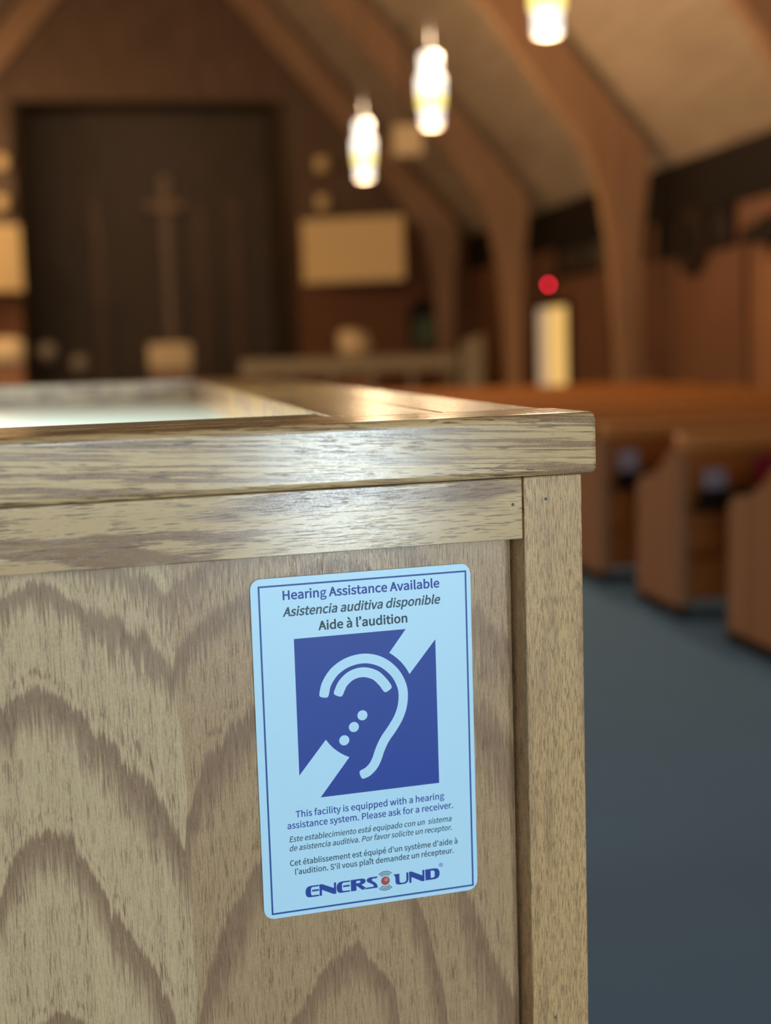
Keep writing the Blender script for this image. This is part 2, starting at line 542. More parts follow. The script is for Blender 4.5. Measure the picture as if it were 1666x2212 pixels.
# wooden door nearer the pews
d = bpy.data.objects.new('door_3', None)
link(d)
d['kind'] = 'structure'
bm = bmesh.new()
bx(bm, XR - 0.06, XR, 11.1, 11.22, 0, 2.2)
bx(bm, XR - 0.06, XR, 13.1, 13.22, 0, 2.2)
bx(bm, XR - 0.06, XR, 11.22, 13.1, 2.1, 2.2)
obj('door_frame', bm, M['pew_end'], d)
bm = bmesh.new()
bx(bm, XR - 0.045, XR - 0.005, 11.23, 12.15, 0.01, 2.09, 0.006)
bx(bm, XR - 0.045, XR - 0.005, 12.17, 13.09, 0.01, 2.09, 0.006)
obj('door_leaf', bm, M['pew_end'], d)

# ------------------------------------------------------------------ curved timber arches
INNER = [(5.98, 0.0), (5.97, 1.2), (5.88, 2.4), (5.78, 3.0), (5.63, 3.48), (5.38, 3.88), (5.08, 4.26), (4.44, 5.12), (3.0, 6.75), (XM, 9.3)]
OUTER = [(6.19, 0.0), (6.20, 1.3), (6.28, 2.6), (6.35, 3.2), (6.36, 3.45), (6.3, 3.68), (5.7, 4.36), (5.2, 4.94), (4.6, 5.64), (3.3, 7.15), (XM, RIDGE - 0.06)]


def arch_half(sgn):
    bm = bmesh.new()
    f = lambda p: (XM + sgn * (p[0] - XM) * (1.0 if sgn > 0 else (XM - XL) / (XR - XM)), p[1])
    prism_pts = [f(p) for p in INNER] + [f(p) for p in OUTER[::-1]]
    prism(bm, prism_pts, 'y', -0.1, 0.1)
    return bm


arch0 = thing('timber_arch', 'curved laminated timber arch whose leg rises beside the tall dark window strip and round plaque', 'arch', (0, 15.4, 0), 0, 'laminated arches carrying the roof')
obj('arch_rib', arch_half(1), M['arch'], arch0)
obj('arch_rib', arch_half(-1), M['arch'], arch0)
dup(arch0, (0, 10.7, 0), 'curved timber arch crossing the upper right corner of the photo')
dup(arch0, (0, 20.2, 0), 'curved timber arch whose leg stands just before the lit golden doorway')
dup(arch0, (0, 24.6, 0), 'curved timber arch set against the brick chancel wall, furthest from the booth')

# ------------------------------------------------------------------ pendant lanterns
def lantern(p, label):
    r = thing('pendant_lantern', label, 'lamp', p, 0, 'hanging lanterns')
    zr = zl(p[0]) - p[2]
    obj('rod', lathe(bmesh.new(), [(0.008, 0.65), (0.008, zr)], n=10), M['black'], r)
    obj('upper_glass', lathe(bmesh.new(), [(0.08, 0.45), (0.088, 0.46), (0.088, 0.625), (0.08, 0.635)], n=36), M['lamp_white'], r, True)
    obj('glass_collar', lathe(bmesh.new(), [(0.10, 0.275), (0.118, 0.285), (0.118, 0.435), (0.10, 0.45)], n=36), M['lamp_white'], r, True)
    obj('amber_band', lathe(bmesh.new(), [(0.10, 0.165), (0.112, 0.17), (0.114, 0.27), (0.10, 0.275)], n=36), M['lamp_yellow'], r, True)
    obj('lower_glass', lathe(bmesh.new(), [(0.06, 0.0), (0.09, 0.01), (0.092, 0.155), (0.088, 0.165)], n=36), M['lamp_white_low'], r, True)
    obj('top_cap', lathe(bmesh.new(), [(0.05, 0.635), (0.05, 0.65)], n=24), M['brass'], r)
    for dz, pw in ((0.80, P_UP), (-0.12, P_DOWN)):
        ld = bpy.data.lights.new('lantern_lamp', 'POINT')
        ld.energy = pw
        ld.color = WARM if dz > 0 else (1.0, 0.6, 0.28)
        ld.shadow_soft_size = 0.07
        lo = bpy.data.objects.new('lantern_lamp', ld)
        link(lo, r)
        lo.location = (0.0 if dz < 0 else 0.12, 0, dz)
    return r


def hang(px, py, y):
    return at(px, py, y)


lantern(hang(788, 388, 15.0), 'glowing white lantern hanging lowest and furthest of the three on view')
lantern(hang(933, 275, 11.9), 'glowing white lantern in the middle of the three, beside the bright patch of ceiling')
lantern(hang(1183, 78, 8.55), 'glowing white lantern cut off by the top of the photo, closest of the three')
# a left-hand row of lanterns, added out of view to light the room
for Y in (6.0, 9.2, 12.4, 15.6, 18.8, 22.0):
    lantern(Vector((-2.6, Y, 3.5)), 'white lantern of the added left-hand row, out of view')

# ------------------------------------------------------------------ pews
PX0, PX1 = 2.42, 5.7


def pew(y, label):
    r = thing('church_pew', label, 'pew', ((PX0 + PX1) / 2, y, 0), 0, 'pews of the right-hand block')
    w = (PX1 - PX0) / 2
    for s in (-1, 1):
        prof = [(0.0, 0.06), (0.0, 0.72), (0.03, 0.765), (0.10, 0.765), (0.17, 0.70), (0.30, 0.64), (0.44, 0.62), (0.485, 0.58), (0.485, 0.06)]
        bm = bmesh.new()
        a, b = sorted((s * w, s * (w - 0.045)))
        prism(bm, prof, 'x', a, b)
        e = obj('end_panel', bm, M['pew_end'], r)
        obj('kick_base', box(a + 0.004, b - 0.004, -0.02, 0.51, 0.0, 0.06), M['dark'], e)
    obj('seat', box(-w + 0.05, w - 0.05, 0.03, 0.47, 0.40, 0.44, 0.008), M['pew'], r)
    obj('backrest', box(-w + 0.05, w - 0.05, 0.02, 0.05, 0.30, 0.775), M['pew'], r)
    obj('top_rail', box(-w + 0.01, w - 0.01, -0.015, 0.075, 0.77, 0.84, 0.012), M['pew_rail_lit'], r)
    obj('lower_panel', box(-w + 0.05, w - 0.05, 0.035, 0.055, 0.08, 0.26), M['pew'], r)
    bm = bmesh.new()
    bx(bm, -w + 0.06, w - 0.06, -0.09, 0.015, 0.50, 0.515)
    bx(bm, -w + 0.06, w - 0.06, -0.09, -0.08, 0.515, 0.60)
    obj('book_rack', bm, M['dark'], r)
    return r


labels = ['wooden pew closest to the booth, its sloped end cut by the right edge',
          'wooden pew behind the closest one, red book and pale paper in its rack',
          'wooden pew third from the booth, pale paper in its rack by the post']
ords = ['fourth', 'fifth', 'sixth', 'seventh', 'eighth', 'ninth', 'tenth']
pew0 = pew(4.53, labels[0])
pews = [pew0]
for k in range(1, 10):
    lab = labels[k] if k < 3 else 'wooden pew, the %s row counted from the booth, only its top rail showing' % ords[k - 3]
    pews.append(dup(pew0, (pew0.location.x, 4.53 + 0.985 * k, 0), lab))


def card(x, y, w, h, name, label, mat, cat, th=0.012, rz=0.0, z=0.515):
    o = obj(name, box(-w / 2, w / 2, 0, th, 0, h, 0.002, 1), mat)
    o.location = (x, y, z)
    o.rotation_euler = (math.radians(-8), 0, rz)
    return tag(o, label, cat)


card(2.58, 5.455, 0.11, 0.17, 'offering_card', 'pale card standing in the rack of the pew second from the booth', M['paper'], 'card')
card(2.565, 6.44, 0.11, 0.19, 'offering_card', 'pale card by the booth post in the rack of the third pew', M['paper'], 'card')
card(2.86, 5.445, 0.15, 0.22, 'hymnal', 'dark red hymnal in the second pew rack at the right edge', M['red_book'], 'book', 0.035)

# ------------------------------------------------------------------ chancel end
def board(name, label, cat, px0, px1, py0, py1, y, rz, mat, frame, th=0.06):
    c = at((px0 + px1) / 2, (py0 + py1) / 2, y)
    k = y / (FPX * 0.95)
    s = (at(px1, py0, y) - at(px0, py0, y)).length / math.cos(rz)
    hgt = (at(px0, py0, y) - at(px0, py1, y)).z
    r = thing(name, label, cat, c, rz)
    obj('board_panel', box(-s / 2, s / 2, 0, th, -hgt / 2, hgt / 2, 0.01), mat, r)
    bm = bmesh.new()
    bx(bm, -0.05, 0.05, th, 0.42, -0.05, 0.05)
    obj('wall_bracket', bm, M['black'], r)
    return r


board('hanging_panel', 'large tan rectangular panel above the pulpit, on the brick right of the chancel', 'panel', 660, 864, 470, 609, 24.2, -0.42, M['tanboard'], None)
board('hanging_panel', 'tan rectangular panel cut by the left edge of the photo', 'panel', -160, 45, 482, 630, 24.2, 0.42, M['tanboard'], None)


def spot(px, py, y, label):
    r = thing('wall_speaker', label, 'speaker', at(px, py, y))
    obj('speaker_can', lathe(bmesh.new(), [(0.05, -0.13), (0.12, -0.12), (0.13, 0.0), (0.12, 0.12), (0.05, 0.13)], n=24), M['tanboard'], r, True)
    obj('wall_arm', box(-0.03, 0.03, 0.1, YC - y + 0.02, -0.03, 0.03), M['black'], r)
    return r


spot(696, 355, 24.6, 'small tan round fixture, the upper of two above the tan panel')
spot(698, 438, 24.6, 'small tan round fixture just above the big tan panel')
spot(3, 350, 24.6, 'small tan round fixture at the left edge, the upper of that pair')
spot(3, 438, 24.6, 'small tan round fixture at the left edge just above the cropped panel')

p = at(880, 305, 19.6)
r = thing('ceiling_speaker', 'pale tan box speaker hung under the sloping ceiling beside the lanterns', 'speaker', p)
obj('speaker_case', box(-0.2, 0.2, -0.15, 0.15, -0.22, 0.22, 0.02), M['cream'], r)
obj('hanger', box(-0.015, 0.015, -0.015, 0.015, 0.22, zl(p.x) - p.z), M['black'], r)

# an added downlight, hidden behind the gable, brightens the upper part of the chancel
r = thing('added_chancel_downlight', 'small black downlight added unseen behind the gable to light the chancel', 'lamp', (0.84, YC + 0.55, OZ + 0.6))
obj('lamp_can', lathe(bmesh.new(), [(0.06, -0.16), (0.09, -0.15), (0.09, -0.002), (0.05, 0.0)], n=20), M['black'], r)
ld = bpy.data.lights.new('added_downlight_lamp', 'POINT')
ld.energy = 85.0
ld.color = WARM
ld.shadow_soft_size = 0.08
lo = link(bpy.data.objects.new('added_downlight_lamp', ld), r)
lo.location = (0, 0.0, -0.3)

# cross
c0 = at(357, 445, YE - 0.25)
r = thing('wall_cross', 'tall thin brown cross on the dark chancel back wall', 'cross', c0)
obj('upright_bar', box(-0.11, 0.11, 0, 0.1, -(c0.z - 1.3), 0.62, 0.01), M['brass'], r)
obj('cross_bar', box(-0.42, 0.42, 0.01, 0.09, -0.1, 0.1, 0.01), M['brass'], r)
obj('wall_mount', box(-0.05, 0.05, 0.1, 0.26, -0.05, 0.05), M['black'], r)


def pulpit(px, y, w, label, py_top, py_mid, cloth=None):
    b = at(px, py_mid, y)
    top = at(px, py_top, y).z
    r = thing('pulpit', label, 'pulpit', (b.x, y, 0.32))
    zt, zm = top - 0.32, b.z - 0.32
    obj('pulpit_body', box(-w / 2, w / 2, -0.25, 0.25, 0.06, zm, 0.02), M['lectern'], r)
    obj('plinth', box(-w / 2 - 0.04, w / 2 + 0.04, -0.29, 0.29, 0.0, 0.06), M['dark'], r)
    bm = bmesh.new()
    prism(bm, [(-0.3, zm + 0.001), (-0.3, zt - 0.22), (-0.18, zt - 0.06), (0.0, zt), (0.22, zt), (0.3, zt - 0.12), (0.3, zm + 0.001)], 'x', -w / 2 * 0.98, w / 2 * 0.98)
    bmesh.ops.bevel(bm, geom=bm.edges[:], offset=0.05, segments=3, affect='EDGES')
    obj('draped_cloth', bm, cloth or M['cream'], r, True)
    return r


pulpit(764, 22.6, 0.48, 'orange-brown pulpit with rounded cream cloth, below the big tan panel', 712, 768)
pulpit(20, 22.6, 0.5, 'orange-brown pulpit with cream cloth at the left edge of the photo', 730, 792)

# altar in front of the cross
b = at(366, 742, 25.6)
r = thing('altar', 'cloth-covered altar below the cross in the dark chancel', 'altar', (b.x, 25.6, 0.32))
hz = b.z - 0.32
obj('altar_table', box(-0.38, 0.38, -0.3, 0.3, 0.0, hz - 0.05), M['pew_end'], r)
obj('altar_cloth', box(-0.41, 0.41, -0.33, 0.33, hz - 0.5, hz, 0.06, 3), M['cream'], r, True)

for px, py, lab in ((102, 742, 'small grey-brown vase, the taller of two left of the altar'), (172, 768, 'small grey-brown vase, the lower of two left of the altar')):
    b = at(px, py, 24.2)
    r = thing('vase_stand', lab, 'vase', (b.x, 24.2, 0.32))
    h = b.z - 0.32
    obj('stand', lathe(bmesh.new(), [(0.14, 0.0), (0.03, 0.04), (0.03, h - 0.36), (0.10, h - 0.34)], n=20), M['dark'], r, True)
    obj('vase', lathe(bmesh.new(), [(0.07, h - 0.339), (0.16, h - 0.2), (0.16, h - 0.1), (0.09, h)], n=24), M['stone'], r, True)

# communion rail
a, b = at(520, 775, 22.15), at(990, 768, 22.15)
r = thing('altar_rail', 'low beige rail across the chancel step, dark gap beneath its cap', 'rail', ((a.x + b.x) / 2, 22.15, 0.32))
L = (b.x - a.x) / 2
zt = (a.z + b.z) / 2 - 0.32
obj('rail_cap', box(-L, L, -0.09, 0.09, zt - 0.26, zt, 0.02), M['beige'], r)
for k in range(6):
    X = -L + 0.12 + k * (2 * L - 0.24) / 5
    obj('post', box(X - 0.04, X + 0.04, -0.04, 0.04, 0.0, zt - 0.26), M['beige'], r)

# arched plaque on the brick pier
a = at(920, 750, YC - 0.09)
r = thing('arched_niche', 'dark arched niche plaque with grey-green lower half on the brick wall', 'plaque', (a.x, YC - 0.09, a.z))
h = at(920, 645, YC - 0.09).z - a.z
arc = [(0.31 * math.cos(q), h - 0.31 + 0.31 * math.sin(q)) for q in [k * math.pi / 14 for k in range(15)]]
obj('arch_surround', prism(bmesh.new(), arc + [(-0.31, 0), (0.31, 0)], 'y', 0, 0.088), M['dark'], r)
obj('figure', prism(bmesh.new(), [(0.24, 0.05), (0.22, h * 0.45), (0.12, h * 0.62), (-0.12, h * 0.62), (-0.22, h * 0.45), (-0.24, 0.05)], 'y', -0.05, -0.001), M['green'], r)

# standing board by the corner
b = at(1018, 735, 21.8)
r = thing('standing_board', 'slim beige upright board in the far corner by the last arch', 'board', (b.x, 21.8, 0.0))
h = b.z
obj('board_face', prism(bmesh.new(), [(-0.2, 0.04), (0.17, 0.04), (0.22, h + 0.1), (-0.16, h - 0.02)], 'y', -0.02, 0.02), M['beige'], r)
obj('foot', box(-0.24, 0.24, -0.16, 0.16, 0.0, 0.04), M['dark'], r)

# red glowing sign over the lit doorway
b = at(1194, 622, 20.0)
r = thing('lit_sign', 'small red glowing sign above the golden lit doorway', 'sign', (XR - 0.04, 20.02, 2.21))
obj('sign_case', box(-0.02, 0.04, -0.16, 0.16, -0.09, 0.09, 0.006), M['dark'], r)
obj('lit_face', box(-0.03, -0.0201, -0.05, 0.05, -0.03, 0.03), M['red_glow'], r)

# round plaque and dark bracket on the side wall
b = at(1490, 527, 14.6)
r = thing('round_plaque', 'dark brown round wooden plaque hung below the dark window strip', 'plaque', (XR - 0.10, 14.75, 2.43))
bm = lathe(bmesh.new(), [(0.0001, 0.0), (0.36, 0.0), (0.40, 0.03), (0.40, 0.08), (0.36, 0.099), (0.0001, 0.099)], n=40, caps=False)
bmesh.ops.rotate(bm, verts=bm.verts[:], cent=(0, 0, 0), matrix=Matrix.Rotation(math.pi / 2, 3, 'Y'))
obj('disc', bm, M['disc'], r)
bm = lathe(bmesh.new(), [(0.0001, 0.0), (0.2, 0.0), (0.22, 0.02), (0.0001, 0.03)], n=32, caps=False)
bmesh.ops.rotate(bm, verts=bm.verts[:], cent=(0, 0, 0), matrix=Matrix.Rotation(-math.pi / 2, 3, 'Y'))
obj('boss', bm, M['dark'], r)

r = thing('door_canopy', 'dark projecting hood above the reddish wooden door at the right edge', 'canopy', (XR, 12.2, 2.25))
obj('hood', prism(bmesh.new(), [(-0.35, 0.0), (-0.001, 0.0), (-0.001, 0.3), (-0.30, 0.14)], 'y', -1.0, 0.75), M['dark'], r)

# ------------------------------------------------------------------ the sound booth
CX, CY = -0.14453, -0.83195        # the camera, in the booth's own plan
org = ROT @ Vector((-CX, -CY, 0.0))
booth = thing('sound_booth', 'oak sound booth with lacquered ledge and cathedral-grained front panel', 'booth', (org.x, org.y, 0), PHI)
BX0, PXL, PXR = -1.4, 0.1763, 0.2179
YP, YF = -0.0232, -0.034
Z = lambda h: ZT + h
sd = Vector((math.sin(PHI), math.cos(PHI)))      # the nave direction in the booth's plan
sn = Vector((math.cos(PHI), -math.sin(PHI)))


def plan(lat, along):
    v = sn * lat + sd * along
    return (v.x, v.y)


obj('front_panel', box(BX0, PXL - 0.0018, 0.0, 0.018, 0.05, Z(0.05)), M['panel'], booth)
rail = obj('top_rail', box(BX0, PXL - 0.0011, YP, -0.0002, Z(0.0219), Z(0.0627), 0.0007, 1), M['rail'], booth)
post = obj('corner_post', box(PXL, PXR, YP, 0.022, 0.0, Z(0.0629), 0.0011, 2), M['post'], booth)


def nail(x, z, parent):
    bm = lathe(bmesh.new(), [(0.0001, 0), (0.0011, 0), (0.0011, 0.0006), (0.0001, 0.0009)], n=14, caps=False)
    bmesh.ops.rotate(bm, verts=bm.verts[:], cent=(0, 0, 0), matrix=Matrix.Rotation(math.pi / 2, 3, 'X'))
    bmesh.ops.translate(bm, verts=bm.verts[:], vec=(x, YP + 0.0004, z))
    return obj('nail_head', bm, M['nail'], parent)


nail(0.1917, Z(0.0475), post)
nail(0.1925, Z(-0.316), post)
nail(0.1684, Z(0.0451), rail)


def rounded(y0, y1, z0, z1, r1, r2, r3=0.0015, r4=0.0015, n=6):
    """board section in (y,z): front-top radius r1, front-bottom r2, back-top r3, back-bottom r4"""
    pts = []
    for (cy, cz, r, a0) in ((y0 + r1, z1 - r1, r1, math.pi), (y1 - r3, z1 - r3, r3, math.pi / 2), (y1 - r4, z0 + r4, r4, 0.0), (y0 + r2, z0 + r2, r2, -math.pi / 2)):
        for k in range(n + 1):
            a = a0 - (math.pi / 2) * k / n
            pts.append((cy + r * math.cos(a), cz + r * math.sin(a)))
    return pts


bm = bmesh.new()
rings = []
for X, ins in ((BX0, 0.0), (0.2212, 0.0), (0.2226, 0.0003), (0.2236, 0.0009), (0.2242, 0.0018), (0.2244, 0.0028)):
    rings.append([bm.verts.new((X, p[0], p[1])) for p in rounded(YF + ins, 0.0395 - ins, Z(0.0640 + ins), Z(0.1045 - ins), 0.0055, 0.004)])
for ra, rb in zip(rings, rings[1:]):
    for k in range(len(ra)):
        bm.faces.new((ra[k], ra[(k + 1) % len(ra)], rb[(k + 1) % len(ra)], rb[k]))
bm.faces.new(rings[0])
bm.faces.new(rings[-1][::-1])
led = obj('front_ledge', bm, M['edge'], booth)
obj('ledge_back_board', prism(bmesh.new(), [(BX0, 0.0412), (plan(0.0605, 0.0)[0], 0.0412), (plan(0.0605, 0.06)[0], 0.1), (BX0, 0.1)], 'z', Z(0.0645), Z(0.1045)), M['edge2'], booth)
for (l0, l1, nm, mt) in ((0.0615, 0.1375, 'side_ledge_board', 'side'), (0.1388, 0.2105, 'side_ledge_board', 'side2')):
    def pl(lat, al):
        return plan(lat, al)
    y0 = 0.0405
    q = lambda lat: (sn.x * lat + sd.x * ((y0 - sn.y * lat) / sd.y), y0)
    bm = prism(bmesh.new(), [q(l0), q(l1), plan(l1, 1.97), plan(l0, 1.97)], 'z', Z(0.0645), Z(0.1045))
    es = [e for e in bm.edges if all(v.co.z > Z(0.104) for v in e.verts)]
    bmesh.ops.bevel(bm, geom=es, offset=0.0012, segments=2, affect='EDGES')
    obj(nm, bm, M[mt], booth)
# far ledge with its inner lip, side panel, recessed pale worktop
bm = prism(bmesh.new(), [(BX0, 1.78), plan(0.0608, 1.80), plan(0.0608, 1.97), (BX0, 1.95)], 'z', Z(0.0645), Z(0.1042))
obj('far_ledge', bm, M['edge2'], booth)
bm = prism(bmesh.new(), [(BX0, 0.0185), (0.2, 0.0185), plan(0.2, 1.96), (BX0, 1.94)], 'z', Z(0.040), Z(0.0638))
obj('worktop', bm, M['white_top'], booth)
bm = prism(bmesh.new(), [(PXR - 0.02, 0.0225), (PXR - 0.002, 0.0225), plan(0.2, 1.95), plan(0.182, 1.95)], 'z', 0.0, Z(0.0395))
obj('side_panel', bm, M['post'], booth)

# an added gooseneck lamp, unseen to the left, brightens the worktop
lp = org + ROT @ Vector((-0.64, 0.80, 0.0))
lamp = thing('added_gooseneck_lamp', 'small black gooseneck lamp added out of view to brighten the booth worktop', 'lamp', (lp.x, lp.y, Z(0.0638)), PHI)
obj('lamp_base', lathe(bmesh.new(), [(0.06, 0.0), (0.06, 0.012), (0.02, 0.02)], n=28), M['black'], lamp)
bm = bmesh.new()
path = [(0, 0.0, 0.02), (0, 0.0, 0.42), (0.03, 0, 0.50), (0.09, 0, 0.54), (0.15, 0, 0.55)]
for a, b in zip(path, path[1:]):
    a, b = Vector(a), Vector(b)
    r_ = bmesh.ops.create_cone(bm, cap_ends=True, segments=10, radius1=0.006, radius2=0.006, depth=(b - a).length + 0.004)
    q_ = (b - a).to_track_quat('Z', 'Y').to_matrix().to_4x4()
    bmesh.ops.transform(bm, matrix=Matrix.Translation((a + b) / 2) @ q_, verts=r_['verts'])
obj('gooseneck', bm, M['black'], lamp)
obj('lamp_hood', lathe(bmesh.new(), [(0.055, 0.50), (0.05, 0.515), (0.02, 0.555)], c=(0.19, 0, 0), n=28), M['black'], lamp)
ld = bpy.data.lights.new('added_worktop_light', 'SPOT')
ld.energy = 40.0
ld.color = (0.78, 0.98, 1.0)
ld.spot_size = math.radians(150)
ld.spot_blend = 0.5
ld.shadow_soft_size = 0.03
lo = link(bpy.data.objects.new('added_worktop_light', ld), lamp)
lo.location = (0.19, 0, 0.485)

# ------------------------------------------------------------------ the sign
so = org + ROT @ Vector((0.0711, 0.0, 0.0))
SZ0 = ZT - 0.2244
sign = thing('hearing_sign', 'white and blue hearing assistance sign stuck on the oak booth front', 'sign', (so.x, so.y, SZ0), PHI)


def sx(p):
    return (p[0] / 1000.0 - 0.0711, p[1] / 1000.0 + 0.2244)


def flat(name, loops, y, m, parent, th=0.00006):
    """fill closed loops (mm on the sign, holes by even-odd) into one thin printed layer"""
    cu = bpy.data.curves.new(name, 'CURVE')
    cu.dimensions = '2D'
    cu.fill_mode = 'BOTH'
    cu.extrude = th
    for lp in loops:
        s = cu.splines.new('POLY')
        s.points.add(len(lp) - 1)
        for q, p in zip(s.points, lp):
            X, Zz = sx(p)
            q.co = (X, Zz, 0, 1)
        s.use_cyclic_u = True
    tmp = bpy.data.objects.new(name, cu)
    C.objects.link(tmp)
    dg = bpy.context.evaluated_depsgraph_get()
    me = bpy.data.meshes.new_from_object(tmp.evaluated_get(dg))
    bpy.data.objects.remove(tmp)
    bpy.data.curves.remove(cu)
    me.transform(Matrix.Rotation(math.pi / 2, 4, 'X'))
    me.transform(Matrix.Translation((0, y, 0)))
    me.materials.clear()
    me.materials.append(m)
    return link(bpy.data.objects.new(name, me), parent)


def rrect(x0, x1, z0, z1, r, n=8):
    pts = []
    for cx, cz, a0 in ((x1 - r, z1 - r, 0), (x0 + r, z1 - r, 90), (x0 + r, z0 + r, 180), (x1 - r, z0 + r, 270)):
        for k in range(n + 1):
            a = math.radians(a0 + 90.0 * k / n)
            pts.append((cx + r * math.cos(a), cz + r * math.sin(a)))
    return pts


bm = prism(bmesh.new(), [sx(p) for p in rrect(-5.0, 145.1, -224.4, 4.6, 6.8)], 'y', -0.0018, -0.0002)
es = [e for e in bm.edges if all(v.co.y < -0.0017 for v in e.verts)]
bmesh.ops.bevel(bm, geom=es, offset=0.0003, segments=2, affect='EDGES')
obj('sign_plate', bm, M['sign'], sign)
YL = -0.00188
flat('border_line', [rrect(0, 142.2, -221.6, 0, 0.05, 1), rrect(1.15, 141.05, -220.45, -1.15, 0.05, 1)], YL, M['line_blue'], sign)

# --- emblem
cx_, cz_ = 69.4, -86.6


def arcpts(a, b, n=12):
    r0, a0 = math.hypot(a[0] - cx_, a[1] - cz_), math.atan2(a[1] - cz_, a[0] - cx_)
    r1, a1 = math.hypot(b[0] - cx_, b[1] - cz_), math.atan2(b[1] - cz_, b[0] - cx_)
    return [(cx_ + (r0 + (r1 - r0) * k / n) * math.cos(a0 + (a1 - a0) * k / n), cz_ + (r0 + (r1 - r0) * k / n) * math.sin(a0 + (a1 - a0) * k / n)) for k in range(n + 1)]


emb = [(22.4, -36.45), (98.6, -36.45)] + arcpts((86.66, -51.58), (100.29, -67.44)) + [(119.1, -45.3), (119.1, -145.05), (36.26, -145.05)] + arcpts((56.88, -119.82), (41.26, -106.02)) + [(22.4, -128.4)]


def smooth(pts, n=5):
    out = []
    for i in range(len(pts) - 1):
        p0, p1, p2, p3 = pts[max(i - 1, 0)], pts[i], pts[i + 1], pts[min(i + 2, len(pts) - 1)]
        for k in range(n):
            t_ = k / n
            out.append(tuple(0.5 * (2 * p1[j] + (p2[j] - p0[j]) * t_ + (2 * p0[j] - 5 * p1[j] + 4 * p2[j] - p3[j]) * t_ ** 2 + (3 * p1[j] - p0[j] - 3 * p2[j] + p3[j]) * t_ ** 3) for j in (0, 1)))
    out.append(pts[-1])
    return out


def stroke(pts, w, cap=0.45):
    """outline of a stroked path with softly rounded ends"""
    pts = smooth(pts)
    L_, R_ = [], []
    for i, p in enumerate(pts):
        a, b_ = pts[max(i - 1, 0)], pts[min(i + 1, len(pts) - 1)]
        d_ = Vector((b_[0] - a[0], b_[1] - a[1])).normalized()
        L_.append((p[0] - d_.y * w / 2, p[1] + d_.x * w / 2))
        R_.append((p[0] + d_.y * w / 2, p[1] - d_.x * w / 2))

    def end(p, q, sgn_):
        d_ = Vector((p[0] - q[0], p[1] - q[1])).normalized()
        a0 = math.atan2(d_.y, d_.x)
        o_ = []
        for k in range(1, 8):
            a = math.pi / 2 - math.pi * k / 8
            ex = math.copysign(abs(math.cos(a)) ** 0.6, math.cos(a)) * w * cap
            ey = math.copysign(abs(math.sin(a)) ** 0.6, math.sin(a)) * w / 2
            o_.append((p[0] + d_.x * ex - d_.y * ey, p[1] + d_.y * ex + d_.x * ey))
        return o_
    return L_ + end(pts[-1], pts[-2], 1) + R_[::-1] + end(pts[0], pts[1], -1)


def circle(cx, cz, r, n=28):
    return [(cx + r * math.cos(2 * math.pi * k / n), cz + r * math.sin(2 * math.pi * k / n)) for k in range(n)]


square = flat('emblem_square', [emb], YL, M['sign_blue'], sign)
outer = [(41.3, -74.6), (43.2, -68.2), (49.0, -60.5), (58.4, -55.2), (70.0, -53.8), (81.2, -57.4), (90.2, -65.6), (95.0, -76.1), (95.0, -86.5), (92.1, -95.5), (87.1, -103.3), (81.8, -110.1), (78.2, -116.8), (75.6, -123.4), (72.9, -127.9), (69.2, -131.2), (66.6, -132.3)]
flat('ear_outline', [stroke(outer, 6.5)], YL - 0.0001, M['sign'], square)
flat('ear_inner_curve', [stroke([(51.3, -74.6), (54.4, -68.9), (60.6, -64.2), (68.6, -63.0), (76.5, -65.8), (81.6, -71.0), (84.0, -74.6)], 6.6)], YL - 0.0001, M['sign'], square)
for c_ in ((66.73, -92.2), (60.6, -99.55), (53.7, -107.9)):
    flat('sound_dot', [circle(c_[0], c_[1], 3.45)], YL - 0.0001, M['sign'], square)

